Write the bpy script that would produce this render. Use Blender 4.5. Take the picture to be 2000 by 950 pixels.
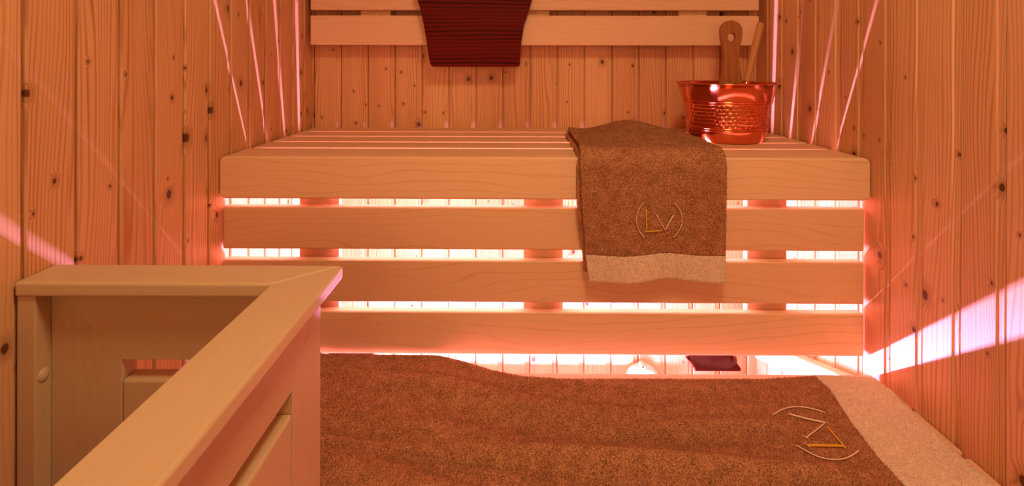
import bpy, bmesh, math, random
import numpy as np
from mathutils import Vector, Matrix

for o in list(bpy.data.objects):
    bpy.data.objects.remove(o)
S = bpy.context.scene
C = S.collection
random.seed(4)
rng = np.random.default_rng(7)

# ------------------------------------------------------------------ camera
CAM_Z = 1.142
cam = bpy.data.cameras.new('camera')
cam.sensor_width = 36.0
cam.sensor_fit = 'HORIZONTAL'
cam.lens = 1050.9 / 2000 * 36.0
cam.shift_x = (1000 - 992.95) / 2000
cam.shift_y = (122.33 - 475) / 2000
cam.clip_start = 0.02
co = bpy.data.objects.new('camera', cam)
C.objects.link(co)
co.matrix_world = (Matrix.Translation((0, 0, CAM_Z)) @ Matrix.Rotation(0.00745, 4, 'Z')
                   @ Matrix.Rotation(math.pi / 2, 4, 'X') @ Matrix.Rotation(0.00196, 4, 'Z'))
S.camera = co

# ------------------------------------------------------------------ light
w = bpy.data.worlds.new('world')
S.world = w
w.use_nodes = True
w.node_tree.nodes['Background'].inputs[0].default_value = (1.0, 0.62, 0.38, 1)
w.node_tree.nodes['Background'].inputs[1].default_value = 0.25


def area_light(name, loc, rot, sx, sy, power, col):
    l = bpy.data.lights.new(name, 'AREA')
    l.shape = 'RECTANGLE'
    l.size, l.size_y = sx, sy
    l.energy = power
    l.color = col
    o = bpy.data.objects.new(name, l)
    o.location = loc
    o.rotation_euler = rot
    C.objects.link(o)
    return o


# warm fill added for the corridor outside, shining in through the glass door
area_light('door_fill_light', (-0.35, -2.60, 1.45), (math.radians(90), 0, 0), 1.2, 1.5, 26, (1.0, 0.56, 0.25))
# ceiling lamp of the cabin
area_light('ceiling_lamp_light', (0.22, 0.25, 2.06), (0, 0, 0), 0.30, 0.30, 10.0, (1.0, 0.74, 0.43))

S.view_settings.view_transform = 'Standard'
S.view_settings.look = 'None'
S.view_settings.gamma = 1
S.view_settings.use_curve_mapping = False
S.view_settings.exposure = 0.12

STRIP_COL = (1.0, 0.54, 1.30)
STRIP_POWER = 1100.0

# ------------------------------------------------------------------ room measures (metres)
XL, XR = -0.6215, 0.7535
YB, YF = 1.665, -0.75
H = 2.10
PITCH = 0.0838


# ------------------------------------------------------------------ node helpers
class NT:
    def __init__(self, name):
        self.m = bpy.data.materials.new(name)
        self.m.use_nodes = True
        self.t = self.m.node_tree
        self.b = self.t.nodes['Principled BSDF']

    def n(self, typ, **kw):
        nd = self.t.nodes.new(typ)
        for k, v in kw.items():
            setattr(nd, k, v)
        return nd

    def link(self, a, b):
        self.t.links.new(a, b)

    def math(self, op, a, b=None, c=None, clamp=False):
        nd = self.n('ShaderNodeMath', operation=op)
        nd.use_clamp = clamp
        for i, v in enumerate((a, b, c)):
            if v is None:
                continue
            if hasattr(v, 'is_output'):
                self.link(v, nd.inputs[i])
            else:
                nd.inputs[i].default_value = v
        return nd.outputs[0]

    def comb(self, x, y, z):
        nd = self.n('ShaderNodeCombineXYZ')
        for i, v in enumerate((x, y, z)):
            if hasattr(v, 'is_output'):
                self.link(v, nd.inputs[i])
            else:
                nd.inputs[i].default_value = v
        return nd.outputs[0]

    def noise(self, vec, scale, detail=2, rough=0.5, out='Fac'):
        nd = self.n('ShaderNodeTexNoise')
        nd.inputs['Scale'].default_value = scale
        nd.inputs['Detail'].default_value = detail
        nd.inputs['Roughness'].default_value = rough
        self.link(vec, nd.inputs['Vector'])
        return nd.outputs[out]

    def mix(self, fac, a, b, mode='MIX'):
        nd = self.n('ShaderNodeMix', data_type='RGBA', blend_type=mode)
        for sock, v in ((nd.inputs[0], fac), (nd.inputs[6], a), (nd.inputs[7], b)):
            if hasattr(v, 'is_output'):
                self.link(v, sock)
            elif isinstance(v, tuple):
                sock.default_value = (*v, 1)
            else:
                sock.default_value = v
        return nd.outputs[2]

    def smooth(self, v, a, b, lo=0.0, hi=1.0):
        nd = self.n('ShaderNodeMapRange', interpolation_type='SMOOTHSTEP')
        self.link(v, nd.inputs[0])
        for i, x in enumerate((a, b, lo, hi)):
            if hasattr(x, 'is_output'):
                self.link(x, nd.inputs[1 + i])
            else:
                nd.inputs[1 + i].default_value = x
        return nd.outputs[0]

    def bump(self, h, strength, dist):
        nd = self.n('ShaderNodeBump')
        nd.inputs['Strength'].default_value = strength
        nd.inputs['Distance'].default_value = dist
        self.link(h, nd.inputs['Height'])
        self.link(nd.outputs[0], self.b.inputs['Normal'])


def wood(name, axis, light, dark, ring=0.0055, sharp=2.0, amount=0.5, wander=0.03, knots=0.0,
         knot_col=(0.10, 0.025, 0.006), rough=0.5, tone=0.14, spec=0.3, stretch=1.3):
    """procedural timber; axis = local axis that the grain follows"""
    k = NT(name)
    tc = k.n('ShaderNodeTexCoord')
    oi = k.n('ShaderNodeObjectInfo')
    sp = k.n('ShaderNodeSeparateXYZ')
    k.link(tc.outputs['Object'], sp.inputs[0])
    ax = {'x': 0, 'y': 1, 'z': 2}[axis]
    others = [i for i in range(3) if i != ax]
    rnd = oi.outputs['Random']
    along = k.math('ADD', sp.outputs[ax], k.math('MULTIPLY', rnd, 53.0))
    ac0 = k.math('ADD', sp.outputs[others[0]], k.math('MULTIPLY', rnd, 17.3))
    # both cross directions take part, so that every face shows grain
    across = k.math('ADD', ac0, k.math('MULTIPLY', sp.outputs[others[1]], 0.83))
    low = k.noise(k.comb(k.math('MULTIPLY', across, 9.0), k.math('MULTIPLY', along, stretch), 0.0), 1.0, 2, 0.5)
    phase = k.math('ADD', across, k.math('MULTIPLY', low, wander * 4))
    kmask = None
    if knots > 0:
        vo = k.n('ShaderNodeTexVoronoi', voronoi_dimensions='2D', feature='F1')
        vo.inputs['Scale'].default_value = 11.5
        k.link(k.comb(across, k.math('MULTIPLY', along, 0.82), 0.0), vo.inputs['Vector'])
        d = vo.outputs['Distance']
        cs = k.n('ShaderNodeSeparateColor')
        k.link(vo.outputs['Color'], cs.inputs[0])
        has = k.math('LESS_THAN', cs.outputs[0], knots)
        size = k.math('ADD', 0.026, k.math('MULTIPLY', k.math('POWER', cs.outputs[1], 2.6), 0.085))
        wob = k.math('ADD', d, k.math('MULTIPLY', k.math('SUBTRACT', k.noise(tc.outputs['Object'], 260, 2), 0.5), 0.02))
        kmask = k.math('MULTIPLY', k.smooth(wob, k.math('MULTIPLY', size, 0.55), size, 1.0, 0.0), has)
        halo = k.math('MULTIPLY', k.smooth(d, k.math('MULTIPLY', size, 0.7), k.math('MULTIPLY', size, 3.2), 1.0, 0.0), has)
        phase = k.math('ADD', phase, k.math('MULTIPLY', halo, 0.010))
    rg = k.math('SINE', k.math('MULTIPLY', phase, 2 * math.pi / ring))
    rg = k.math('POWER', k.math('MULTIPLY_ADD', rg, 0.5, 0.5), sharp)
    patch = k.noise(k.comb(k.math('MULTIPLY', across, 28.0), k.math('MULTIPLY', along, 1.0), 3.0), 1.0, 2)
    rg = k.math('MULTIPLY', rg, k.smooth(patch, 0.3, 0.7, 0.25, 1.0))
    fib = k.noise(k.comb(k.math('MULTIPLY', across, 900.0), k.math('MULTIPLY', along, 14.0), 0.0), 1.0, 3, 0.6)
    fac = k.math('ADD', k.math('MULTIPLY', rg, amount), k.math('MULTIPLY', k.math('SUBTRACT', fib, 0.5), 0.30), clamp=True)
    col = k.mix(fac, light, dark)
    # board to board tone and slow clouds
    tn = k.math('ADD', k.math('MULTIPLY', k.math('SUBTRACT', k.math('FRACT', k.math('MULTIPLY', rnd, 7.77)), 0.5), tone * 2),
                k.math('MULTIPLY', k.math('SUBTRACT', k.noise(k.comb(k.math('MULTIPLY', across, 14.0), k.math('MULTIPLY', along, 2.5), 9.0), 1.0, 2), 0.5), tone * 1.4))
    g = k.math('ADD', 1.0, tn)
    col = k.mix(1.0, col, k.comb(k.math('POWER', g, 0.6), g, k.math('POWER', g, 1.3)), 'MULTIPLY')
    if kmask is not None:
        col = k.mix(k.math('MULTIPLY', halo, 0.42), col, tuple(c * 0.62 for c in dark))
        col = k.mix(k.math('MULTIPLY', kmask, 0.93), col, knot_col)
    k.link(col, k.b.inputs['Base Color'])
    k.b.inputs['Roughness'].default_value = rough
    k.b.inputs['Specular IOR Level'].default_value = spec
    k.bump(k.math('ADD', k.math('MULTIPLY', rg, -0.6), fib), 0.12, 0.0006)
    return k.m


def plain(name, col, rough=0.5, metal=0.0, spec=0.5, noise_amt=0.0, noise_scale=200):
    k = NT(name)
    k.b.inputs['Roughness'].default_value = rough
    k.b.inputs['Metallic'].default_value = metal
    k.b.inputs['Specular IOR Level'].default_value = spec
    if noise_amt:
        tc = k.n('ShaderNodeTexCoord')
        nz = k.noise(tc.outputs['Object'], noise_scale, 3, 0.6)
        c = k.mix(k.smooth(nz, 0.3, 0.7), tuple(x * (1 - noise_amt) for x in col), tuple(min(1, x * (1 + noise_amt)) for x in col))
        k.link(c, k.b.inputs['Base Color'])
    else:
        k.b.inputs['Base Color'].default_value = (*col, 1)
    return k.m


SPL, SPD = (0.78, 0.435, 0.205), (0.48, 0.180, 0.055)
BNL, BND = (0.84, 0.545, 0.300), (0.64, 0.335, 0.140)
M = {}
M['spruce_z'] = wood('spruce_vertical', 'z', SPL, SPD, ring=0.0075, sharp=3.2, amount=0.85, wander=0.026, knots=0.78, rough=0.42, tone=0.17, stretch=1.0)
M['spruce_x'] = wood('spruce_ceiling', 'x', SPL, SPD, ring=0.0060, sharp=2.6, amount=0.60, wander=0.022, knots=0.45, rough=0.42)
M['bench_x'] = wood('bench_timber', 'x', BNL, BND, ring=0.015, sharp=26.0, amount=0.50, wander=0.030, rough=0.45, tone=0.06, stretch=1.7)
M['bench_y'] = wood('bench_timber_deep', 'y', BNL, BND, ring=0.015, sharp=26.0, amount=0.50, wander=0.030, rough=0.45, tone=0.06, stretch=1.7)
M['bench_z'] = wood('bench_timber_upright', 'z', BNL, BND, ring=0.015, sharp=26.0, amount=0.50, wander=0.030, rough=0.45, tone=0.06, stretch=1.7)
ALL_, ALD = (0.66, 0.475, 0.265), (0.55, 0.35, 0.16)
M['alder_x'] = wood('alder_cross', 'x', ALL_, ALD, ring=0.012, sharp=3.0, amount=0.22, wander=0.04, rough=0.42, tone=0.05)
M['alder_y'] = wood('alder_deep', 'y', ALL_, ALD, ring=0.012, sharp=3.0, amount=0.22, wander=0.04, rough=0.42, tone=0.05)
M['alder_z'] = wood('alder_upright', 'z', ALL_, ALD, ring=0.012, sharp=3.0, amount=0.22, wander=0.04, rough=0.42, tone=0.05)
M['mahogany'] = wood('mahogany_strips', 'x', (0.150, 0.009, 0.004), (0.030, 0.002, 0.0015), ring=0.0085, sharp=1.0, amount=0.9, wander=0.007, rough=0.45, tone=0.12, stretch=1.2, spec=0.08)
M['mahogany_edge'] = wood('pale_edge_ply', 'z', (0.60, 0.24, 0.075), (0.34, 0.10, 0.03), rough=0.5)
M['handle'] = wood('oiled_handle_wood', 'z', (0.46, 0.17, 0.055), (0.25, 0.075, 0.02), ring=0.011, sharp=2.0, amount=0.5, wander=0.03, rough=0.5)
M['stick'] = wood('ladle_stick_wood', 'z', (0.62, 0.27, 0.09), (0.38, 0.13, 0.035), ring=0.007, sharp=2.0, amount=0.5, rough=0.5)
M['fixture'] = plain('speckled_brown_metal', (0.040, 0.009, 0.005), 0.8, 0.0, spec=0.02, noise_amt=0.6, noise_scale=420)
M['black'] = plain('black', (0.01, 0.008, 0.008), 0.5)
M['floor'] = plain('stone_floor', (0.30, 0.22, 0.17), 0.5, noise_amt=0.2, noise_scale=14)
M['vent'] = plain('pale_turned_wood', (0.78, 0.52, 0.34), 0.5, noise_amt=0.05, noise_scale=60)
M['thread_white'] = plain('silver_thread', (0.86, 0.64, 0.46), 0.4)
M['thread_gold'] = plain('gold_thread', (0.85, 0.46, 0.02), 0.35)
M['white_part'] = plain('opal_white', (0.8, 0.75, 0.7), 0.4)


def terry(name, col, dark):
    k = NT(name)
    tc = k.n('ShaderNodeTexCoord')
    a = k.noise(tc.outputs['Object'], 520, 2, 0.6)
    b = k.noise(tc.outputs['Object'], 45, 3, 0.6)
    f = k.math('ADD', k.smooth(a, 0.3, 0.7), k.math('MULTIPLY', k.math('SUBTRACT', b, 0.5), 0.9), clamp=True)
    k.link(k.mix(f, dark, col), k.b.inputs['Base Color'])
    k.b.inputs['Roughness'].default_value = 0.95
    k.b.inputs['Specular IOR Level'].default_value = 0.05
    k.b.inputs['Sheen Weight'].default_value = 0.25
    k.b.inputs['Sheen Tint'].default_value = (*col, 1)
    k.bump(a, 0.6, 0.002)
    return k.m


M['terry_brown'] = terry('brown_terry', (0.67, 0.33, 0.165), (0.27, 0.105, 0.042))
M['terry_beige'] = terry('beige_terry', (0.97, 0.78, 0.60), (0.90, 0.68, 0.50))


def copper_mat(name, hammered):
    k = NT(name)
    k.b.inputs['Base Color'].default_value = (0.80, 0.235, 0.10, 1)
    k.b.inputs['Metallic'].default_value = 1.0
    k.b.inputs['Roughness'].default_value = 0.16
    if hammered:
        tc = k.n('ShaderNodeTexCoord')
        sp = k.n('ShaderNodeSeparateXYZ')
        k.link(tc.outputs['Object'], sp.inputs[0])
        ang = k.math('ARCTAN2', sp.outputs[0], sp.outputs[1])
        vo = k.n('ShaderNodeTexVoronoi', voronoi_dimensions='2D', feature='F1')
        vo.inputs['Randomness'].default_value = 0.25
        vo.inputs['Scale'].default_value = 1.0
        row = k.math('MULTIPLY', sp.outputs[2], 112.0)
        shift = k.math('MULTIPLY', k.math('MODULO', k.math('FLOOR', row), 2.0), 0.5)
        k.link(k.comb(k.math('ADD', k.math('MULTIPLY', ang, 9.8), shift), row, 0.0), vo.inputs['Vector'])
        k.bump(k.math('POWER', vo.outputs['Distance'], 2.0), 0.55, 0.004)
    return k.m


M['copper'] = copper_mat('polished_copper', False)
M['copper_hammered'] = copper_mat('hammered_copper', True)

k = NT('led_strip')
k.t.nodes.remove(k.b)
em = k.n('ShaderNodeEmission')
em.inputs[0].default_value = (*STRIP_COL, 1)
em.inputs[1].default_value = STRIP_POWER
k.link(em.outputs[0], k.t.nodes['Material Output'].inputs[0])
M['led'] = k.m

k = NT('clear_glass')
k.t.nodes.remove(k.b)
tr, gl, mx, lw = (k.n('ShaderNodeBsdfTransparent'), k.n('ShaderNodeBsdfGlossy'), k.n('ShaderNodeMixShader'), k.n('ShaderNodeFresnel'))
tr.inputs[0].default_value = (0.96, 0.90, 0.88, 1)
gl.inputs['Color'].default_value = (0.55, 0.40, 0.36, 1)
gl.inputs['Roughness'].default_value = 0.06
k.link(lw.outputs[0], mx.inputs[0])
k.link(tr.outputs[0], mx.inputs[1])
k.link(gl.outputs[0], mx.inputs[2])
k.link(mx.outputs[0], k.t.nodes['Material Output'].inputs[0])
M['glass'] = k.m


# ------------------------------------------------------------------ object helpers
def tag(o, label=None, cat=None, group=None, kind=None):
    if label:
        o['label'] = label
    if cat:
        o['category'] = cat
    if group:
        o['group'] = group
    if kind:
        o['kind'] = kind
    return o


def put(name, mesh, parent=None, loc=(0, 0, 0), rot=(0, 0, 0)):
    o = bpy.data.objects.new(name, mesh)
    C.objects.link(o)
    o.location = loc
    o.rotation_euler = rot
    if parent:
        o.parent = parent
        o.matrix_parent_inverse = Matrix.Translation(-parent.location) if parent.type == 'EMPTY' else parent.matrix_basis.inverted()
    return o


def thing(name, loc, label, cat, group=None):
    o = bpy.data.objects.new(name, None)
    C.objects.link(o)
    o.location = loc
    o.empty_display_size = 0.05
    return tag(o, label, cat, group)


def finish(bm, name, mat, smooth=False):
    bmesh.ops.recalc_face_normals(bm, faces=bm.faces)
    me = bpy.data.meshes.new(name)
    bm.to_mesh(me)
    bm.free()
    if mat is not None:
        me.materials.append(mat)
    if smooth:
        me.polygons.foreach_set('use_smooth', [True] * len(me.polygons))
    return me


def prism_mesh(name, pts, ext, mat, bev=0.002, seg=2):
    """closed prism: polygon of 3-D points, extruded by a vector, all edges eased"""
    bm = bmesh.new()
    a = [bm.verts.new(p) for p in pts]
    b = [bm.verts.new(Vector(p) + Vector(ext)) for p in pts]
    bm.faces.new(a)
    bm.faces.new(b)
    n = len(pts)
    for i in range(n):
        bm.faces.new((a[i], a[(i + 1) % n], b[(i + 1) % n], b[i]))
    bmesh.ops.recalc_face_normals(bm, faces=bm.faces)
    if bev:
        bmesh.ops.bevel(bm, geom=list(bm.edges), offset=bev, segments=seg, affect='EDGES', profile=0.5)
    return finish(bm, name, mat)


def box(name, x0, x1, y0, y1, z0, z1, mat, parent=None, bev=0.002, seg=2):
    """a board whose own origin sits at its centre, so that grain differs from board to board"""
    c = Vector(((x0 + x1) / 2, (y0 + y1) / 2, (z0 + z1) / 2))
    a, b, d = (x1 - x0) / 2, (y1 - y0) / 2, (z1 - z0) / 2
    me = prism_mesh(name, [(-a, -b, -d), (a, -b, -d), (a, b, -d), (-a, b, -d)], (0, 0, 2 * d), mat, bev, seg)
    return put(name, me, parent, c)


def prism(name, pts, ext, mat, parent=None, bev=0.002, seg=2):
    c = sum((Vector(p) for p in pts), Vector()) / len(pts)
    me = prism_mesh(name, [Vector(p) - c for p in pts], ext, mat, bev, seg)
    return put(name, me, parent, c)


def lathe_mesh(name, prof, mat, n=64, smooth=True):
    bm = bmesh.new()
    rings = []
    for r, z in prof:
        if r < 1e-6:
            rings.append([bm.verts.new((0, 0, z))])
        else:
            rings.append([bm.verts.new((r * math.cos(2 * math.pi * i / n), r * math.sin(2 * math.pi * i / n), z)) for i in range(n)])
    for a, b in zip(rings, rings[1:]):
        for i in range(n):
            j = (i + 1) % n
            if len(a) == 1 and len(b) == 1:
                continue
            if len(a) == 1:
                bm.faces.new((a[0], b[i], b[j]))
            elif len(b) == 1:
                bm.faces.new((a[i], a[j], b[0]))
            else:
                bm.faces.new((a[i], a[j], b[j], b[i]))
    return finish(bm, name, mat, smooth)


def tube_mesh(name, pts, rad, mat, n=8):
    bm = bmesh.new()
    pts = [Vector(p) for p in pts]
    rad = rad if isinstance(rad, (list, tuple)) else [rad] * len(pts)
    rings = []
    up = Vector((0.31, 0.52, 0.8)).normalized()
    for i, p in enumerate(pts):
        d = (pts[min(i + 1, len(pts) - 1)] - pts[max(i - 1, 0)]).normalized()
        a = d.cross(up).normalized()
        b = d.cross(a).normalized()
        rings.append([bm.verts.new(p + rad[i] * (a * math.cos(2 * math.pi * q / n) + b * math.sin(2 * math.pi * q / n))) for q in range(n)])
    for r, s in zip(rings, rings[1:]):
        for q in range(n):
            bm.faces.new((r[q], r[(q + 1) % n], s[(q + 1) % n], s[q]))
    bm.faces.new(rings[0][::-1])
    bm.faces.new(rings[-1])
    return finish(bm, name, mat, True)


# ------------------------------------------------------------------ the room
def board_mesh(name, length, axis_mat, flip=False):
    """tongue-and-groove board: u = 0..PITCH across, face at v = 0, length along z"""
    prof = [(0.0, -0.0095), (0.0016, -0.0095), (0.0019, -0.0022), (0.0036, 0.0), (0.0685, 0.0), (0.0700, -0.0030),
            (0.0806, -0.0026), (0.0818, -0.0040), (0.0822, -0.0095), (PITCH, -0.0095), (PITCH, -0.014), (0, -0.014)]
    bm = bmesh.new()
    a = [bm.verts.new((u - PITCH / 2, v, -length / 2)) for u, v in prof]
    b = [bm.verts.new((u - PITCH / 2, v, length / 2)) for u, v in prof]
    bm.faces.new(a)
    bm.faces.new(b)
    n = len(prof)
    for i in range(n):
        bm.faces.new((a[i], a[(i + 1) % n], b[(i + 1) % n], b[i]))
    if flip:
        bmesh.ops.scale(bm, vec=(-1, 1, 1), verts=bm.verts)
    return finish(bm, name, axis_mat)


def struct(name, x0, x1, y0, y1, z0, z1, mat, label, cat):
    o = box(name, x0, x1, y0, y1, z0, z1, mat, bev=0)
    return tag(o, label, cat, kind='structure')


T = 0.014
floor = struct('floor', XL - 0.1, XR + 0.1, YF - 0.1, YB + 0.1, -0.05, 0.0, M['floor'], 'brown stone floor of the sauna cabin', 'floor')
ceil = struct('ceiling', XL - 0.1, XR + 0.1, YF - 0.1, YB + 0.1, H + T, H + 0.06, M['spruce_x'], 'spruce panelled ceiling of the sauna cabin', 'ceiling')
wl = struct('wall_left', XL - 0.08, XL - T, YF - 0.1, YB + 0.1, 0, H + T, M['spruce_z'], 'left spruce wall beside the heater guard', 'wall')
wr = struct('wall_right', XR + T, XR + 0.08, YF - 0.1, YB + 0.1, 0, H + T, M['spruce_z'], 'right spruce wall beside the copper bucket', 'wall')
wb = struct('wall_back', XL - T, XR + T, YB + T, YB + 0.1, 0, H + T, M['spruce_z'], 'back spruce wall behind the backrest', 'wall')

bmesh_std = board_mesh('plank', H, M['spruce_z'])
bmesh_flip = board_mesh('plank_mirrored', H, M['spruce_z'], True)
# local +Y of a board is its face normal
i0 = math.floor((YF - 0.6815) / PITCH)
y = 0.6815 + i0 * PITCH
while y + PITCH / 2 < YB + 0.03:
    put('plank', bmesh_flip, wl, (XL, y + PITCH / 2, H / 2), (0, 0, -math.pi / 2))
    y += PITCH
y = 1.49905 - 30 * PITCH
while y < YF:
    y += PITCH
while y + PITCH / 2 < YB + 0.03:
    put('plank', bmesh_flip, wr, (XR, y + PITCH / 2, H / 2), (0, 0, math.pi / 2))
    y += PITCH
x = -0.531 - PITCH * 2
while x < XR + 0.02:
    put('plank', bmesh_flip, wb, (x + PITCH / 2, YB, H / 2), (0, 0, math.pi))
    x += PITCH
# ceiling boards run from side to side
cl = board_mesh('ceiling_plank', XR - XL, M['spruce_z'])
y = YF
while y < YB:
    o = put('plank', cl, ceil, ((XL + XR) / 2, y + PITCH / 2, H))
    o.rotation_euler = Matrix(((0, 0, 1), (1, 0, 0), (0, -1, 0))).to_euler()
    y += PITCH
# front wall with the glass door behind the camera
DX0, DX1, DZ = -0.56, 0.67, 1.98
wf = struct('wall_front', DX1, XR + T, YF - 0.06, YF - T, 0, H + T, M['spruce_z'], 'spruce front wall beside the glass door', 'wall')
box('side_panel', XL - T, DX0, YF - 0.06, YF - T, 0, H + T, M['spruce_z'], wf, bev=0)
box('head_panel', DX0, DX1, YF - 0.06, YF - T, DZ, H + T, M['spruce_z'], wf, bev=0)
x = DX1
while x < XR:
    put('plank', bmesh_std, wf, (x + PITCH / 2, YF, H / 2))
    x += PITCH
door = struct('door_1', DX0 + 0.004, DX1 - 0.004, YF - 0.040, YF - 0.032, 0.01, DZ - 0.004, M['glass'], 'frameless glass door of the sauna cabin', 'door')
put('door_handle', tube_mesh('door_handle', [(-0.44, YF - 0.031, 0.85), (-0.44, YF + 0.02, 0.87), (-0.44, YF + 0.02, 1.13), (-0.44, YF - 0.031, 1.15)], 0.012, M['alder_z']), door)

# lamp frame round the ceiling light, above the camera
lm = thing('ceiling_lamp', (0.22, 0.25, H - 0.06), 'square wooden framed lamp on the cabin ceiling', 'lamp')
for x0, x1, y0, y1 in ((0.05, 0.39, 0.08, 0.098), (0.05, 0.39, 0.402, 0.42), (0.05, 0.068, 0.098, 0.402), (0.372, 0.39, 0.098, 0.402)):
    box('frame_side', x0, x1, y0, y1, H - 0.045, H - 0.0005, M['alder_x'], lm, 0.002)

# ------------------------------------------------------------------ upper bench
BT = 0.940
ub = thing('upper_bench', (0.066, 1.40, BT - 0.09), 'upper sauna bench of pale slats with a deep rounded front board', 'bench')
for (y0, y1) in ((1.572, 1.6674), (1.4735, 1.560), (1.3710, 1.4620), (1.2725, 1.3590)):
    box('slat', -0.614, 0.747, y0 + 0.0015, y1 - 0.0025, BT - 0.026, BT, M['bench_x'], ub, 0.0012)
box('front_slat', -0.6175, 0.7500, 1.1555, 1.2580, BT - 0.026, BT, M['bench_x'], ub, 0.0012)
# front board: corners rounded on the face
def round_rect(x0, x1, z0, z1, r, n=6):
    pts = []
    for cx, cz, a0 in ((x1 - r, z1 - r, 0), (x0 + r, z1 - r, 90), (x0 + r, z0 + r, 180), (x1 - r, z0 + r, 270)):
        for i in range(n + 1):
            a = math.radians(a0 + 90 * i / n)
            pts.append((cx + r * math.cos(a), cz + r * math.sin(a)))
    return pts
prism('front_board', [(px, 1.133, pz) for px, pz in round_rect(-0.6200, 0.7520, 0.8530, BT + 0.0025, 0.013)], (0, 0.0225, 0), M['bench_x'], ub, 0.004, 3)
for x0, x1 in ((XL + 0.001, XL + 0.036), (XR - 0.036, XR - 0.001)):
    box('bearer', x0, x1, 1.156, 1.660, 0.858, BT - 0.026, M['bench_y'], ub, 0.003)

# ------------------------------------------------------------------ skirt below the bench
sk = thing('bench_skirt', (0.066, 1.16, 0.519), 'slatted skirt of three boards glowing pink between, under the upper bench', 'bench skirt')
for z0, z1 in ((0.7425, 0.8335), (0.6300, 0.7200), (0.5195, 0.6105)):
    box('skirt_board', -0.6185, 0.7465, 1.145, 1.167, z0, z1, M['bench_x'], sk, 0.004, 3)
for x0, x1 in ((-0.4626, -0.376), (0.0245, 0.1105), (0.5084, 0.5939)):
    box('batten', x0, x1, 1.1672, 1.190, 0.530, 0.905, M['bench_x'], sk, 0.002)

# ------------------------------------------------------------------ backrest
br = thing('backrest', (0.064, 1.616, 1.194), 'horizontal slatted backrest of smooth boards on the back wall', 'backrest')
for i in range(4):
    z0 = 1.1939 + i * 0.1046
    box('backrest_board', -0.6050, 0.7337, 1.605, 1.627, z0, z0 + 0.0886, M['bench_x'], br, 0.003)
for x0, x1, xc in ((-0.460, -0.3697, -0.4133), (0.0285, 0.1117, 0.0729), (0.5014, 0.5863, 0.5477)):
    b = box('batten', x0, x1, 1.6272, 1.6645, 1.215, 1.58, M['bench_x'], br, 0.002)
    for i in range(3):
        c = put('screw_cap', lathe_mesh('screw_cap', [(0, 0.0022), (0.004, 0.002), (0.0072, 0.001), (0.008, 0), (0.008, -0.003), (0, -0.003)], M['bench_z'], 24), b)
        c.location = (xc, 1.6272, 1.2905 + i * 0.1046)
        c.rotation_euler = (math.pi / 2, 0, 0)

# ------------------------------------------------------------------ head rest
hl = [(-0.2770, 1.324), (-0.2680, 1.295), (-0.2590, 1.250), (-0.2515, 1.205), (-0.2465, 1.160), (-0.2415, 1.137), (-0.2360, 1.1295)]
hr = [(0.0560, 1.324), (0.0480, 1.295), (0.0330, 1.250), (0.0265, 1.205), (0.0232, 1.160), (0.0222, 1.133), (0.0190, 1.1295)]
mid = 1.345
left = hl[::-1] + [(-0.2840, 1.345)] + [(x, 2 * mid - z) for x, z in hl]
right = hr[::-1] + [(0.0620, 1.345)] + [(x, 2 * mid - z) for x, z in hr]
hd = thing('headrest', (-0.11, 1.60, 1.1295), 'dark red-brown waisted headrest panel leaning on the backrest', 'headrest')


def headrest_mesh(name, scale, y_front, thick, mat):
    bm = bmesh.new()
    cols = 14
    f, b = [], []
    cx = -0.11
    for (xa, z), (xb, _) in zip(left, right):
        rowf, rowb = [], []
        bow = 0.020 * math.cos((z - mid) / 0.22 * math.pi / 2)
        for j in range(cols + 1):
            t = j / cols
            xx = cx + ((xa + (xb - xa) * t) - cx) * scale
            zz = mid + (z - mid) * scale
            yy = y_front + 0.018 - bow * 0.9
            rowf.append(bm.verts.new((xx, yy, zz)))
            rowb.append(bm.verts.new((xx, yy + thick, zz)))
        f.append(rowf)
        b.append(rowb)
    R = len(f)
    for i in range(R - 1):
        for j in range(cols):
            bm.faces.new((f[i][j], f[i][j + 1], f[i + 1][j + 1], f[i + 1][j]))
            bm.faces.new((b[i][j], b[i + 1][j], b[i + 1][j + 1], b[i][j + 1]))
        bm.faces.new((f[i][0], f[i + 1][0], b[i + 1][0], b[i][0]))
        bm.faces.new((f[i][cols], b[i][cols], b[i + 1][cols], f[i + 1][cols]))
    for j in range(cols):
        bm.faces.new((f[0][j], b[0][j], b[0][j + 1], f[0][j + 1]))
        bm.faces.new((f[-1][j], f[-1][j + 1], b[-1][j + 1], b[-1][j]))
    return finish(bm, name, mat)


put('panel', headrest_mesh('panel', 1.0, 1.566, 0.007, M['mahogany']), hd)
put('backing', headrest_mesh('backing', 1.004, 1.5732, 0.005, M['mahogany_edge']), hd)
for x0 in (-0.20, -0.04):
    box('hook', x0, x0 + 0.03, 1.590, 1.6045, 1.30, 1.47, M['mahogany_edge'], hd, 0.001)

# ------------------------------------------------------------------ lower bench
LT = 0.4955
lb = thing('lower_bench', (0.06, 0.95, 0.0), 'lower sauna bench of wide slats under the spread towel', 'bench')
for (y0, y1, x1) in ((1.019, 1.122, 0.7450), (0.900, 1.006, 0.7520), (0.782, 0.887, 0.7520)):
    box('slat', XL + 0.003, x1, y0, y1, LT - 0.026, LT, M['bench_x'], lb, 0.004, 3)
for x0, x1 in ((XL + 0.002, XL + 0.042), (0.62, 0.66)):
    box('bearer', x0, x1, 0.79, 1.115, LT - 0.086, LT - 0.0265, M['bench_y'], lb, 0.003)
for x0 in (-0.52, 0.62):
    for y0 in (0.80, 1.06):
        box('leg', x0, x0 + 0.04, y0, y0 + 0.045, 0.0, LT - 0.087 if x0 > 0 else LT - 0.0265, M['bench_z'], lb, 0.003)
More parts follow.
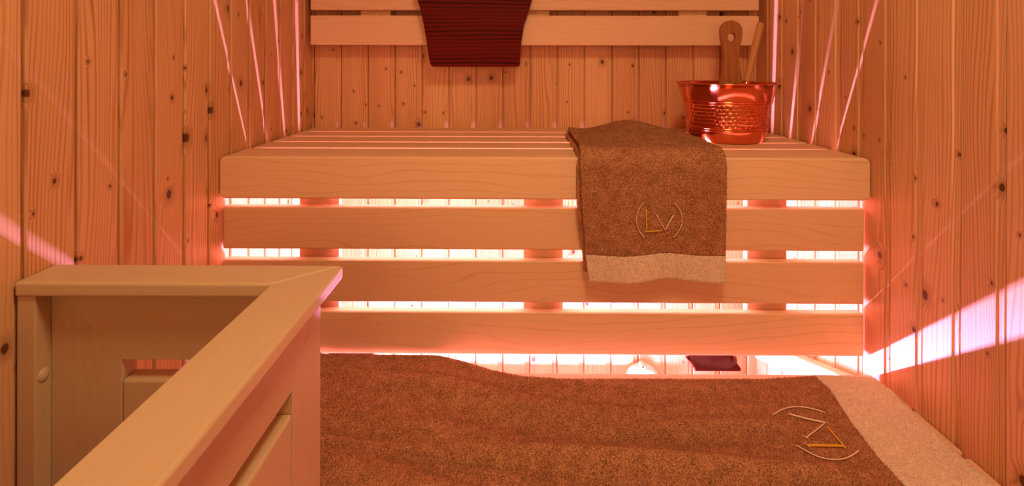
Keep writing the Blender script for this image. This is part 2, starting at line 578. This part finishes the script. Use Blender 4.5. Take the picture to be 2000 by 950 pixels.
# sloping brace on the right wall
prism('brace', [(XR - 0.034, 1.60, 0.268), (XR - 0.034, 1.16, 0.412), (XR - 0.034, 1.16, 0.466), (XR - 0.034, 1.60, 0.322)], (0.032, 0, 0), M['bench_y'], lb, 0.002)

# ------------------------------------------------------------------ things under the upper bench
ls = thing('light_strip', (0.06, 1.61, 0.0), 'pink glowing light tube along the foot of the back wall', 'light')
put('tube', tube_mesh('tube', [(-0.52, 1.612, 0.118), (0.06, 1.612, 0.118), (0.45, 1.612, 0.118)], 0.008, M['led'], 12), ls)
box('light_shield', -0.54, 0.47, 1.6245, 1.6275, 0.095, 0.150, M['white_part'], ls, 0.0006)  # unseen plate added to shield the low back wall from the tube
for xx in (-0.48, -0.03, 0.42):
    box('bracket', xx - 0.012, xx + 0.012, 1.598, 1.664, 0.098, 0.1085, M['white_part'], ls, 0.002)


def fixture(cx, label, mirror):
    t = thing('under_bench_fixture', (cx, YB, 0.21), label, 'fixture', 'brown fixtures under the bench')
    # dark half-round cap, cut flat in front, its lip below
    def half(name, r, h, z0, y0, mat, zs=1.0):
        bm = bmesh.new()
        rows = []
        for i in range(9):
            a = math.pi / 2 * i / 8
            rr, zz = r * (1 - (i / 8) ** 1.45) + 0.002, z0 + h * i / 8
            rows.append([bm.verts.new((cx + rr * math.cos(b), y0 - rr * 0.92 * math.sin(b), zz)) for b in [math.pi * j / 20 for j in range(21)]])
        for a, b in zip(rows, rows[1:]):
            for j in range(20):
                bm.faces.new((a[j], a[j + 1], b[j + 1], b[j]))
            bm.faces.new((a[20], a[0], b[0], b[20]))
        bm.faces.new(rows[0][::-1])
        bmesh.ops.remove_doubles(bm, verts=bm.verts, dist=1e-5)
        return put(name, finish(bm, name, mat, False), t)
    half('shade', 0.0665, 0.056, 0.2365, YB - 0.004, M['fixture'])
    half('glass_cover', 0.076, 0.076, 0.2365, YB - 0.001, M['glass'])
    box('lip', cx - 0.068, cx + 0.068, YB - 0.064, YB - 0.002, 0.226, 0.2362, M['fixture'], t, 0.002)
    return t


fixture(0.612, 'dark speckled half-round fixture low on back wall, right end under bench', 1)
fixture(-0.497, 'dark speckled half-round fixture low on back wall, left end near guard', -1)
vt = thing('air_vent', (0.399, YB, 0.1628), 'pale round wooden air vent low on the back wall', 'vent')
d = put('disc', lathe_mesh('disc', [(0, 0.022), (0.03, 0.021), (0.047, 0.017), (0.054, 0.010), (0.055, 0.004), (0.055, 0.0), (0, 0.0)], M['vent'], 48), vt)
d.location, d.rotation_euler = (0.399, YB, 0.1628), (math.pi / 2, 0, 0)
d2 = put('tab', lathe_mesh('tab', [(0, 0.026), (0.006, 0.0255), (0.0095, 0.023), (0.010, 0.0)], M['vent'], 24), vt)
d2.location, d2.rotation_euler = (0.399, YB, 0.1628 + 0.050), (math.pi / 2, 0, 0)
d3 = put('screw', lathe_mesh('screw', [(0, 0.0015), (0.003, 0.001), (0.0032, 0.0)], M['black'], 12), vt)
d3.location, d3.rotation_euler = (0.399, YB - 0.0258, 0.1628 + 0.051), (math.pi / 2, 0, 0)

# ------------------------------------------------------------------ heater guard
RZ0, RZ1 = 0.8485, 0.8668
XO, XI = -0.2290, -0.2995      # rail outer / inner edge
YO, YI = 0.7275, 0.6655
YN0, YN1 = 0.110, 0.172        # near return of the guard
gd = thing('heater_guard', (-0.42, 0.42, 0.0), 'wooden heater guard with a mitred top rail beside the left wall', 'guard rail')
XW = XL + 0.001
prism('top_rail', [(XW, YI, RZ0), (XI, YI, RZ0), (XO, YO, RZ0), (XW, YO, RZ0)], (0, 0, RZ1 - RZ0), M['alder_x'], gd, 0.0035, 3)
prism('top_rail', [(XI, YI, RZ0), (XI, YN1, RZ0), (XO, YN0, RZ0), (XO, YO, RZ0)], (0, 0, RZ1 - RZ0), M['alder_y'], gd, 0.0035, 3)
prism('top_rail', [(XW, YN0, RZ0), (XO, YN0, RZ0), (XI, YN1, RZ0), (XW, YN1, RZ0)], (0, 0, RZ1 - RZ0), M['alder_x'], gd, 0.0035, 3)
ZT = RZ0 - 0.0003
ZM = 0.7565


def panel(parent, org, ex, thick_vec, width, zbot=0.04, name='guard_panel', mats=('alder_x', 'alder_z')):
    """mitred frame and slats in the plane through org, along the unit vector ex"""
    ex = Vector(ex)
    W = ZT - ZM

    def P(u, z):
        return Vector(org) + ex * u + Vector((0, 0, z))
    fr = prism('frame_head', [P(0, ZT), P(width, ZT), P(width - W, ZM), P(W, ZM)], thick_vec, M[mats[0]], parent, 0.0008, 1)
    prism('frame_stile', [P(0, ZT), P(W, ZM), P(W, zbot + W), P(0, zbot)], thick_vec, M[mats[1]], parent, 0.0008, 1)
    prism('frame_stile', [P(width, ZT), P(width, zbot), P(width - W, zbot + W), P(width - W, ZM)], thick_vec, M[mats[1]], parent, 0.0008, 1)
    prism('frame_foot', [P(0, zbot), P(W, zbot + W), P(width - W, zbot + W), P(width, zbot)], thick_vec, M[mats[0]], parent, 0.0008, 1)
    z = ZM - 0.0265
    while z - 0.09 > zbot + W:
        prism('slat', [P(W + 0.0005, z), P(width - W - 0.0005, z), P(width - W - 0.0005, z - 0.09), P(W + 0.0005, z - 0.09)], thick_vec, M[mats[0]], parent, 0.003, 2)
        z -= 0.09 + 0.0265


XPO = -0.2568
panel(gd, (-0.5960, 0.6922, 0), (1, 0, 0), (0, 0.0283, 0), 0.3105)
panel(gd, (XPO, 0.7205, 0), (0, -1, 0), (-0.0283, 0, 0), 0.7205 - 0.128, mats=('alder_y', 'alder_z'))
panel(gd, (-0.5960, 0.1290, 0), (1, 0, 0), (0, 0.0283, 0), 0.3105)
for y0, y1 in ((0.6690, 0.7205), (0.1290, 0.18)):
    box('post', XW, -0.5963, y0, y1, 0.0, ZT, M['alder_z'], gd, 0.002)
cp = put('screw_cap', lathe_mesh('screw_cap', [(0, 0.0042), (0.004, 0.0036), (0.0072, 0.0018), (0.0088, 0), (0.0088, -0.002), (0, -0.002)], M['alder_z'], 28), gd)
cp.location, cp.rotation_euler = (-0.5963, 0.6808, 0.7427), (0, math.pi / 2, 0)

# ------------------------------------------------------------------ copper bucket and ladle
BX, BY = 0.5620, 1.418
BZ = BT + 0.0006
bk = thing('sauna_bucket', (BX, BY, BT), 'polished copper bucket with hammered band and upright wooden handle', 'bucket')
top = lathe_mesh('upper_wall', [(0.1050, 0.100), (0.1195, 0.1490), (0.1230, 0.1515), (0.1258, 0.1508), (0.1262, 0.1490), (0.1245, 0.1470), (0.1228, 0.1470), (0.1085, 0.1000)], M['copper'], 72)
put('rim_wall', top, bk, (BX, BY, BZ))
ham = lathe_mesh('hammered_band', [(0.1080, 0.1000), (0.1070, 0.0950), (0.1045, 0.0780), (0.1015, 0.0550), (0.0995, 0.0380), (0.0988, 0.0340)], M['copper_hammered'], 96)
put('hammered_band', ham, bk, (BX, BY, BZ))
low = lathe_mesh('base', [(0.0988, 0.0340), (0.0975, 0.0250), (0.0945, 0.0130), (0.0890, 0.0030), (0.0865, 0.0005), (0.0840, 0.0), (0, 0.0), (0, 0.004), (0.080, 0.004), (0.0925, 0.020), (0.0960, 0.034)], M['copper'], 72)
put('base', low, bk, (BX, BY, BZ))
inner = lathe_mesh('inner_wall', [(0.080, 0.0045), (0.0925, 0.022), (0.0960, 0.036), (0.1050, 0.101)], M['copper'], 72)
put('inner_wall', inner, bk, (BX, BY, BZ))


def torus_prof(R, z, r):
    return [(R + r * math.cos(a), z + r * math.sin(a)) for a in [2 * math.pi * i / 10 for i in range(11)]]


for R, z, r in ((0.1095, 0.1045, 0.0024), (0.1080, 0.0985, 0.0018), (0.0998, 0.0375, 0.0022), (0.0985, 0.0318, 0.0018)):
    put('ring_band', lathe_mesh('ring_band', torus_prof(R, z, r), M['copper'], 72), bk, (BX, BY, BZ))

# upright handle with a hole
hx, hy = 0.6078, 1.503
half_out = [(0.0285, 1.075), (0.0282, 1.0925), (0.0262, 1.106), (0.0215, 1.128), (0.0187, 1.150), (0.0190, 1.165), (0.0235, 1.190), (0.0280, 1.215), (0.0285, 1.230)]
arc = [(0.0285 * math.cos(math.radians(a)), 1.2320 + 0.0270 * math.sin(math.radians(a))) for a in range(10, 180, 12)]
outl = half_out + arc + [(-x, z) for x, z in half_out[::-1]]
outl = [(0.020, 1.0), (0.0285, 1.03)] + outl + [(-0.0285, 1.03), (-0.020, 1.0)]


def plate_with_hole(name, outline, hc, hr, y0, thick, mat):
    cu = bpy.data.curves.new(name, 'CURVE')
    cu.dimensions = '2D'
    cu.fill_mode = 'BOTH'
    cu.extrude = thick / 2
    cu.bevel_depth = 0.0016
    cu.bevel_resolution = 2
    for pts in (outline, [(hc[0] + hr * math.cos(2 * math.pi * i / 24), hc[1] - hr * math.sin(2 * math.pi * i / 24)) for i in range(24)]):
        s = cu.splines.new('POLY')
        s.points.add(len(pts) - 1)
        for p, q in zip(s.points, pts):
            p.co = (q[0], q[1], 0, 1)
        s.use_cyclic_u = True
    o = bpy.data.objects.new(name, cu)
    C.objects.link(o)
    dg = bpy.context.evaluated_depsgraph_get()
    me = bpy.data.meshes.new_from_object(o.evaluated_get(dg))
    bpy.data.objects.remove(o)
    me.transform(Matrix.Rotation(math.pi / 2, 4, 'X'))
    me.materials.clear()
    me.materials.append(mat)
    me.name = name
    return me


hm = plate_with_hole('handle', [(x, z - 1.0) for x, z in outl], (0.0, 0.2134), 0.0130, 0, 0.012, M['handle'])
put('handle', hm, bk, (hx, hy, 1.0))

ld = thing('ladle', (0.60, 1.43, 0.96), 'wooden-handled ladle leaning in the copper bucket', 'ladle')
p0, p1 = Vector((0.6050, 1.452, 0.985)), Vector((0.6935, 1.508, 1.2534))
dv = (p1 - p0).normalized()
sm = bpy.data.meshes.new('stick')
bm = bmesh.new()
L = (p1 - p0).length
rings = []
for t, r in ((0, 0.0060), (0.25, 0.0070), (0.38, 0.0082), (0.42, 0.0092), (0.96, 0.0104), (0.99, 0.0098), (1.0, 0.0080)):
    rings.append([bm.verts.new((r * math.cos(2 * math.pi * q / 8 + 0.39), r * math.sin(2 * math.pi * q / 8 + 0.39), t * L)) for q in range(8)])
for a, b in zip(rings, rings[1:]):
    for q in range(8):
        bm.faces.new((a[q], a[(q + 1) % 8], b[(q + 1) % 8], b[q]))
bm.faces.new(rings[0][::-1])
bm.faces.new(rings[-1])
so = put('stick', finish(bm, 'stick', M['stick']), ld, p0, dv.to_track_quat('Z', 'Y').to_euler())
fr = put('ferrule', lathe_mesh('ferrule', [(0.0080, 0.0), (0.0096, 0.004), (0.0100, 0.022), (0.0092, 0.026)], M['copper'], 20), ld, p0 + dv * 0.088, dv.to_track_quat('Z', 'Y').to_euler())
put('bowl', lathe_mesh('bowl', [(0, -0.018), (0.018, -0.017), (0.028, -0.008), (0.031, 0.008), (0.0295, 0.008), (0.026, -0.007), (0.016, -0.0155), (0, -0.0165)], M['copper'], 32), ld, (0.580, 1.440, 0.9640))

# ------------------------------------------------------------------ towels
def grid_normals(P):
    du = np.gradient(P, axis=0)
    dv = np.gradient(P, axis=1)
    n = np.cross(du, dv)
    return n / (np.linalg.norm(n, axis=2, keepdims=True) + 1e-12)


def sheet_mesh(name, P, N, t, mat):
    """cloth of thickness t around the point grid P"""
    m, n, _ = P.shape
    V = np.concatenate([(P + N * t / 2).reshape(-1, 3), (P - N * t / 2).reshape(-1, 3)])
    I = lambda i, j, s=0: s * m * n + i * n + j
    F = []
    for i in range(m - 1):
        for j in range(n - 1):
            F.append((I(i, j), I(i + 1, j), I(i + 1, j + 1), I(i, j + 1)))
            F.append((I(i, j, 1), I(i, j + 1, 1), I(i + 1, j + 1, 1), I(i + 1, j, 1)))
    for i in range(m - 1):
        for j in (0, n - 1):
            F.append((I(i, j), I(i, j, 1), I(i + 1, j, 1), I(i + 1, j)))
    for j in range(n - 1):
        for i in (0, m - 1):
            F.append((I(i, j), I(i, j + 1), I(i, j + 1, 1), I(i, j, 1)))
    me = bpy.data.meshes.new(name)
    me.from_pydata(V.tolist(), [], F)
    bm = bmesh.new()
    bm.from_mesh(me)
    bmesh.ops.recalc_face_normals(bm, faces=bm.faces)
    bm.to_mesh(me)
    bm.free()
    me.polygons.foreach_set('use_smooth', [True] * len(me.polygons))
    me.materials.append(mat)
    return me


def pile_mesh(name, P, N, t, count, h, wd, mat, side=1, edge=0.06, both=0.0):
    """short terry loops: thin blades standing on one side of the cloth and round its edges"""
    m, n, _ = P.shape
    A = np.linalg.norm(np.cross(P[1:, :-1] - P[:-1, :-1], P[:-1, 1:] - P[:-1, :-1]), axis=2).ravel()
    f = rng.choice(len(A), count, p=A / A.sum())
    i, j = f // (n - 1), f % (n - 1)
    a, b = rng.random(count), rng.random(count)
    # some stand on the borders
    ke = int(count * edge)
    e = rng.integers(0, 4, ke)
    ii, jj = i[:ke].copy(), j[:ke].copy()
    aa, bb = a[:ke].copy(), b[:ke].copy()
    ii[e == 0], aa[e == 0] = 0, 0
    ii[e == 1], aa[e == 1] = m - 2, 1
    jj[e == 2], bb[e == 2] = 0, 0
    jj[e == 3], bb[e == 3] = n - 2, 1
    i[:ke], j[:ke], a[:ke], b[:ke] = ii, jj, aa, bb
    a, b = a[:, None], b[:, None]
    lerp = lambda Q: (Q[i, j] * (1 - a) * (1 - b) + Q[i + 1, j] * a * (1 - b) + Q[i, j + 1] * (1 - a) * b + Q[i + 1, j + 1] * a * b)
    p, nn = lerp(P), lerp(N)
    sgn = np.full((count, 1), float(side))
    if both:
        sgn[rng.random(count) < both] *= -1
    sgn[:ke] *= rng.choice([-1, 1], (ke, 1))
    nn = nn * sgn
    r = rng.normal(size=(count, 3))
    tt = np.cross(nn, r)
    tt /= np.linalg.norm(tt, axis=1, keepdims=True)
    hh = h * (0.55 + 0.9 * rng.random((count, 1)))
    base = p + nn * (t / 2 - 0.0006)
    base[:ke] -= nn[:ke] * t * rng.random((ke, 1))
    out = nn + rng.normal(size=(count, 3)) * 0.55
    out /= np.linalg.norm(out, axis=1, keepdims=True)
    tip = base + out * hh
    V = np.empty((count * 3, 3))
    V[0::3] = base - tt * wd / 2
    V[1::3] = base + tt * wd / 2
    V[2::3] = tip
    me = bpy.data.meshes.new(name)
    me.vertices.add(count * 3)
    me.vertices.foreach_set('co', V.ravel())
    me.loops.add(count * 3)
    me.loops.foreach_set('vertex_index', np.arange(count * 3))
    me.polygons.add(count)
    me.polygons.foreach_set('loop_start', np.arange(0, count * 3, 3))
    me.update(calc_edges=True)
    me.materials.append(mat)
    return me


# --- towel spread on the lower bench
# rear edge height along X, raised at left to block the tube's light
HX = np.array([-0.43, -0.39, -0.25, -0.157, -0.105, -0.04, 0.02, 0.10, 0.21, 0.50, 0.60, 0.66, 0.735])
HV = np.array([0.0340, 0.0275, 0.0270, 0.0268, 0.0215, 0.0140, 0.0095, 0.0065, 0.0070, 0.0085, 0.0150, 0.0155, 0.0115])
YBX = np.array([1.138, 1.138, 1.138, 1.138, 1.127, 1.106, 1.094, 1.090, 1.090, 1.090, 1.092, 1.090, 1.088])


def bench_h(X, Y):
    """top of the cloth over the lower bench"""
    crest = np.interp(X, HX, HV)
    back = np.clip((Y - 0.79) / 0.30, 0, 1)
    base = 0.0068 + (crest - 0.0068) * (0.30 + 0.70 * back ** 1.3)
    wr = 0.0042 * np.sin((Y * 1.0 + 0.10 * np.sin(X * 3.1 + 0.8)) * 2 * math.pi / 0.118 + 0.9) * (0.5 + 0.5 * np.sin(X * 5.3 + 1.2))
    wr += 0.0030 * np.sin(X * 9.0 + Y * 21.0) * np.clip((0.40 - X) / 0.4, 0, 1)
    wr += 0.0045 * np.exp(-((Y - 0.868 + 0.03 * np.sin(X * 2.4)) / 0.014) ** 2) * np.clip((0.58 - X) / 0.1, 0, 1)
    wr += 0.0035 * np.exp(-((Y - 0.925 - 0.05 * X) / 0.016) ** 2) * np.clip((X - 0.1) / 0.1, 0, 1) * np.clip((0.52 - X) / 0.08, 0, 1)
    return np.maximum(base + 0.004 * np.clip((1.08 - Y) / 0.04, 0, 1) + wr * 2.5 * np.clip((1.09 - Y) / 0.05, 0.0, 1), 0.0060)


nX, nS = 190, 110
xs = np.linspace(-0.605, 0.728, nX)
nb = int(np.argmin(abs(xs - 0.600)))
Yb, Yf, rr = 1.090, 0.800, 0.030
flat, bend = Yb - Yf, rr * math.pi / 2
drop = 0.20
sv = np.linspace(0, flat + bend + drop, nS)
P = np.zeros((nS, nX, 3))
for q, s in enumerate(sv):
    wob = 0.004 * np.sin(xs * 11 + s * 9)
    if s <= flat:
        ybx = np.interp(xs, HX, YBX)
        yy = ybx + (Yf - ybx) * s / flat
        zz = LT + bench_h(xs, yy) - 0.003
    else:
        h0 = bench_h(xs, np.full(nX, Yf)) - 0.003
        if s <= flat + bend:
            a = (s - flat) / rr
            yy = Yf - rr * math.sin(a) + 0 * xs
            zz = LT + h0 - rr * (1 - math.cos(a))
        else:
            yy = Yf - rr + wob * min(1, (s - flat - bend) / 0.1) * 0.6 + 0 * xs
            zz = LT + h0 - rr - (s - flat - bend)
    # the beige end band runs a little askew
    sk_x = np.where(xs > 0.3, (xs - 0.3) / 0.3, 0) * 0.0
    P[q, :, 0] = xs + np.interp(np.full(nX, s), [0, 0.05, 0.15, 0.22, 0.5], [0.012, 0.012, -0.006, -0.013, -0.010]) * np.clip((xs - 0.40) / 0.2, 0, 1) * np.clip((0.78 - xs) / 0.18, 0, 1)
    P[q, :, 1] = yy
    P[q, :, 2] = zz
N = grid_normals(P)
if N[10, 10, 2] < 0:
    N = -N
t2 = thing('bath_towel', (0.1, 0.95, LT), 'brown terry towel with beige end spread along the lower bench', 'towel')
a, b = P[:, :nb + 1], N[:, :nb + 1]
cl2 = put('cloth', sheet_mesh('cloth', a, b, 0.005, M['terry_brown']), t2)
tag(put('pile', pile_mesh('pile', a, b, 0.005, 240000, 0.0036, 0.0013, M['terry_brown'], edge=0.02), cl2), kind='stuff')
a, b = P[:, nb:], N[:, nb:]
bd2 = put('border', sheet_mesh('border', a, b, 0.006, M['terry_beige']), t2)
tag(bd2, 'beige terry end band')
tag(put('pile', pile_mesh('pile', a, b, 0.006, 60000, 0.0030, 0.0013, M['terry_beige'], edge=0.06), bd2), kind='stuff')


def on_bench(pts, lift=0.0026):
    out = []
    for (x0, y0), (x1, y1) in zip(pts, pts[1:]):
        for q in range(6):
            t = q / 6
            out.append((x0 + (x1 - x0) * t, y0 + (y1 - y0) * t))
    out.append(pts[-1])
    return [(x, y, LT + float(bench_h(np.array([x]), np.array([y]))[0]) + lift) for x, y in out]


def quad_curve(a, b, c, n=14):
    """curve through a, b (middle), c"""
    ctrl = tuple(2 * b[i] - (a[i] + c[i]) / 2 for i in range(len(a)))
    return [tuple((1 - t) ** 2 * a[i] + 2 * t * (1 - t) * ctrl[i] + t * t * c[i] for i in range(len(a))) for t in [q / n for q in range(n + 1)]]


def stitch(parent, name, pts, r, mat, label):
    o = put(name, tube_mesh(name, pts, r, mat, 6), parent)
    return tag(o, label)


W_, G_ = M['thread_white'], M['thread_gold']
stitch(t2, 'embroidered_bracket', on_bench(quad_curve((0.4684, 0.9676), (0.5190, 0.9900), (0.5645, 0.9728))), 0.0011, W_, 'pale stitched bracket')
stitch(t2, 'embroidered_bracket', on_bench(quad_curve((0.4691, 0.8907), (0.5080, 0.8600), (0.5641, 0.8789))), 0.0011, W_, 'pale stitched bracket')


def join_strokes(name, strokes, mat):
    bm = bmesh.new()
    for pts, r in strokes:
        me = tube_mesh('tmp', pts, r, mat, 6)
        bm.from_mesh(me)
        bpy.data.meshes.remove(me)
    return finish(bm, name, mat, True)


o = put('embroidered_letter', join_strokes('letter_v', [
    (on_bench([(0.4981, 0.9721), (0.5502, 0.9480)]), 0.0016), (on_bench([(0.5502, 0.9480), (0.4973, 0.9115)]), 0.0011),
    (on_bench([(0.4930, 0.9170), (0.4990, 0.9075)]), 0.0010)], W_), t2)
tag(o, 'pale stitched letter V')
o = put('embroidered_letter', join_strokes('letter_l', [
    (on_bench([(0.4886, 0.8909), (0.5475, 0.8892)]), 0.0019), (on_bench([(0.5470, 0.9348), (0.5461, 0.8833)]), 0.0013),
    (on_bench([(0.4870, 0.8960), (0.4890, 0.8860)]), 0.0011)], G_), t2)
tag(o, 'gold stitched letter L')

# --- folded towel hanging over the upper bench
nX = 90
u = np.linspace(0, 1, nX)
th = 0.0065
# profile (y, z, kind) from the inner tail up, over the bench, round the back fold and forward again to the outer hem
prof = []
def add(y, z, lay):
    prof.append((y, z, lay))
yi, zi = 1.1285, BT + 0.0065      # inner layer centre line
yo, zo = 1.1145, BT + 0.0200      # outer layer centre line
for z in np.linspace(0.705, 0.925, 34):
    add(yi, z, 0.0)
for a in np.linspace(0.15, 1, 8):
    add(yi + 0.020 * (1 - math.cos(a * math.pi / 2)), 0.9265 + 0.020 * math.sin(a * math.pi / 2), 0.0)
for y in np.linspace(1.157, 1.455, 36):
    add(y, zi, 0.0)
for a in np.linspace(0.1, 0.9, 9):
    add(1.455 + 0.0085 * math.sin(a * math.pi), zi + (zo - zi) * (1 - math.cos(a * math.pi)) / 2, a)
for y in np.linspace(1.455, 1.152, 44):
    add(y, zo, 1.0)
for a in np.linspace(0.1, 1, 12):
    add(1.1495 - 0.035 * math.sin(a * math.pi / 2), 0.925 + 0.035 * math.cos(a * math.pi / 2), 1.0)
for z in np.linspace(0.918, 0.690, 60):
    add(yo, z, 1.0)
m = len(prof)
P = np.zeros((m, nX, 3))
hem = {}
for q, (y, z, lay) in enumerate(prof):
    topness = 1.0 if z > BT + 0.001 else 0.0
    # side edges of the cloth
    if z > 0.93:
        xl = np.interp(y, [1.115, 1.20, 1.30, 1.46], [0.1405, 0.1500, 0.1500, 0.1520])
        xr = np.interp(y, [1.115, 1.20, 1.30, 1.46], [0.4420, 0.4440, 0.4560, 0.4640])
    else:
        xl = np.interp(z, [0.69, 0.745, 0.85, 0.93], [0.1600, 0.1530, 0.1445, 0.1405])
        xr = np.interp(z, [0.69, 0.75, 0.85, 0.93], [0.4390, 0.4400, 0.4415, 0.4420])
    xl += (1 - lay) * (-0.007 + 0.0015 * math.sin(q * 0.22))
    xr += (1 - lay) * (0.003 if z < 0.86 else -0.004)
    X = xl + (xr - xl) * u
    hump = np.exp(-((X - 0.305) / 0.085) ** 2) * 0.021
    Y = np.full(nX, y)
    Z = np.full(nX, z)
    if z > 0.93:
        back = np.clip((y - 1.16) / 0.22, 0, 1)
        Z = Z + hump * lay * back ** 1.2 + 0.0025 * np.sin(X * 30 + y * 25) * lay * back
        Z = Z - lay * np.clip((u - 0.80) / 0.2, 0, 1) ** 2 * 0.009 * back + lay * np.clip((0.1 - u) / 0.1, 0, 1) * 0.003
        Y = Y + (0.010 * np.sin(X * 17 + 1.0)) * np.clip((y - 1.40) / 0.06, 0, 1) * lay
    else:
        d = np.clip((0.92 - z) / 0.2, 0, 1)
        Y = Y - lay * d * (0.004 + 0.0045 * np.sin(X * 26 + 1.0) + 0.003 * np.sin(X * 43 + z * 14)) + (1 - lay) * d * 0.002
        if lay == 1.0:
            Z = Z + d ** 3 * 0.009 * np.exp(-((X - 0.315) / 0.055) ** 2)
        else:
            Z = np.maximum(Z, 0.698)
    # rounded lower hem corners
    P[q, :, 0], P[q, :, 1], P[q, :, 2] = X, Y, Z
N = grid_normals(P)
if N[m - 20, nX // 2, 1] > 0:
    N = -N
t1 = thing('hand_towel', (0.30, 1.30, BT), 'folded brown terry towel with beige hem hanging over the upper bench', 'towel')
kb = next(q for q in range(m - 60, m) if prof[q][1] < 0.7475)
a, b = P[:kb + 1], N[:kb + 1]
cl1 = put('cloth', sheet_mesh('cloth', a, b, th, M['terry_brown']), t1)
tag(put('pile', pile_mesh('pile', a, b, th, 170000, 0.0032, 0.0012, M['terry_brown'], edge=0.05), cl1), kind='stuff')
a, b = P[kb:], N[kb:]
bd1 = put('border', sheet_mesh('border', a, b, th + 0.001, M['terry_beige']), t1)
tag(bd1, 'beige terry hem band')
tag(put('pile', pile_mesh('pile', a, b, th + 0.001, 26000, 0.0028, 0.0012, M['terry_beige'], edge=0.10, both=0.25), bd1), kind='stuff')


def on_front(pts):
    """(x, z) points laid on the hanging face of the towel"""
    out = []
    for (x0, z0), (x1, z1) in zip(pts, pts[1:]):
        for q in range(5):
            t = q / 5
            out.append((x0 + (x1 - x0) * t, z0 + (z1 - z0) * t))
    out.append(pts[-1])
    r = []
    Q = P[m - 60:]
    for x, z in out:
        k_ = np.argmin((Q[:, :, 0] - x) ** 2 + (Q[:, :, 2] - z) ** 2)
        qy = Q.reshape(-1, 3)[k_, 1]
        r.append((x, qy - th / 2 - 0.0034, z))
    return r


def sx(v, f=1.106 / 1.10):
    return (v[0] * f, CAM_Z + (v[1] - CAM_Z) * f)


stitch(t1, 'embroidered_bracket', on_front([sx(p) for p in quad_curve((0.2693, 0.8577), (0.2532, 0.8215), (0.2694, 0.7845))]), 0.0009, W_, 'pale stitched bracket')
stitch(t1, 'embroidered_bracket', on_front([sx(p) for p in quad_curve((0.3308, 0.8565), (0.3470, 0.8214), (0.3295, 0.7855))]), 0.0009, W_, 'pale stitched bracket')
F_ = lambda *pts: on_front([sx(p) for p in pts])
o = put('embroidered_letter', join_strokes('letter_l', [
    (F_((0.2735, 0.8405), (0.2745, 0.7985)), 0.0014), (F_((0.2700, 0.7972), (0.3045, 0.7998)), 0.0012),
    (F_((0.2705, 0.8410), (0.2765, 0.8410)), 0.0007)], G_), t1)
tag(o, 'gold stitched letter L')
o = put('embroidered_letter', join_strokes('letter_v', [
    (F_((0.2950, 0.8305), (0.3135, 0.7985)), 0.0009), (F_((0.3125, 0.8010), (0.3280, 0.8295)), 0.0014),
    (F_((0.2935, 0.8315), (0.2975, 0.8315)), 0.0007), (F_((0.3265, 0.8300), (0.3310, 0.8300)), 0.0007)], W_), t1)
tag(o, 'pale stitched letter V')
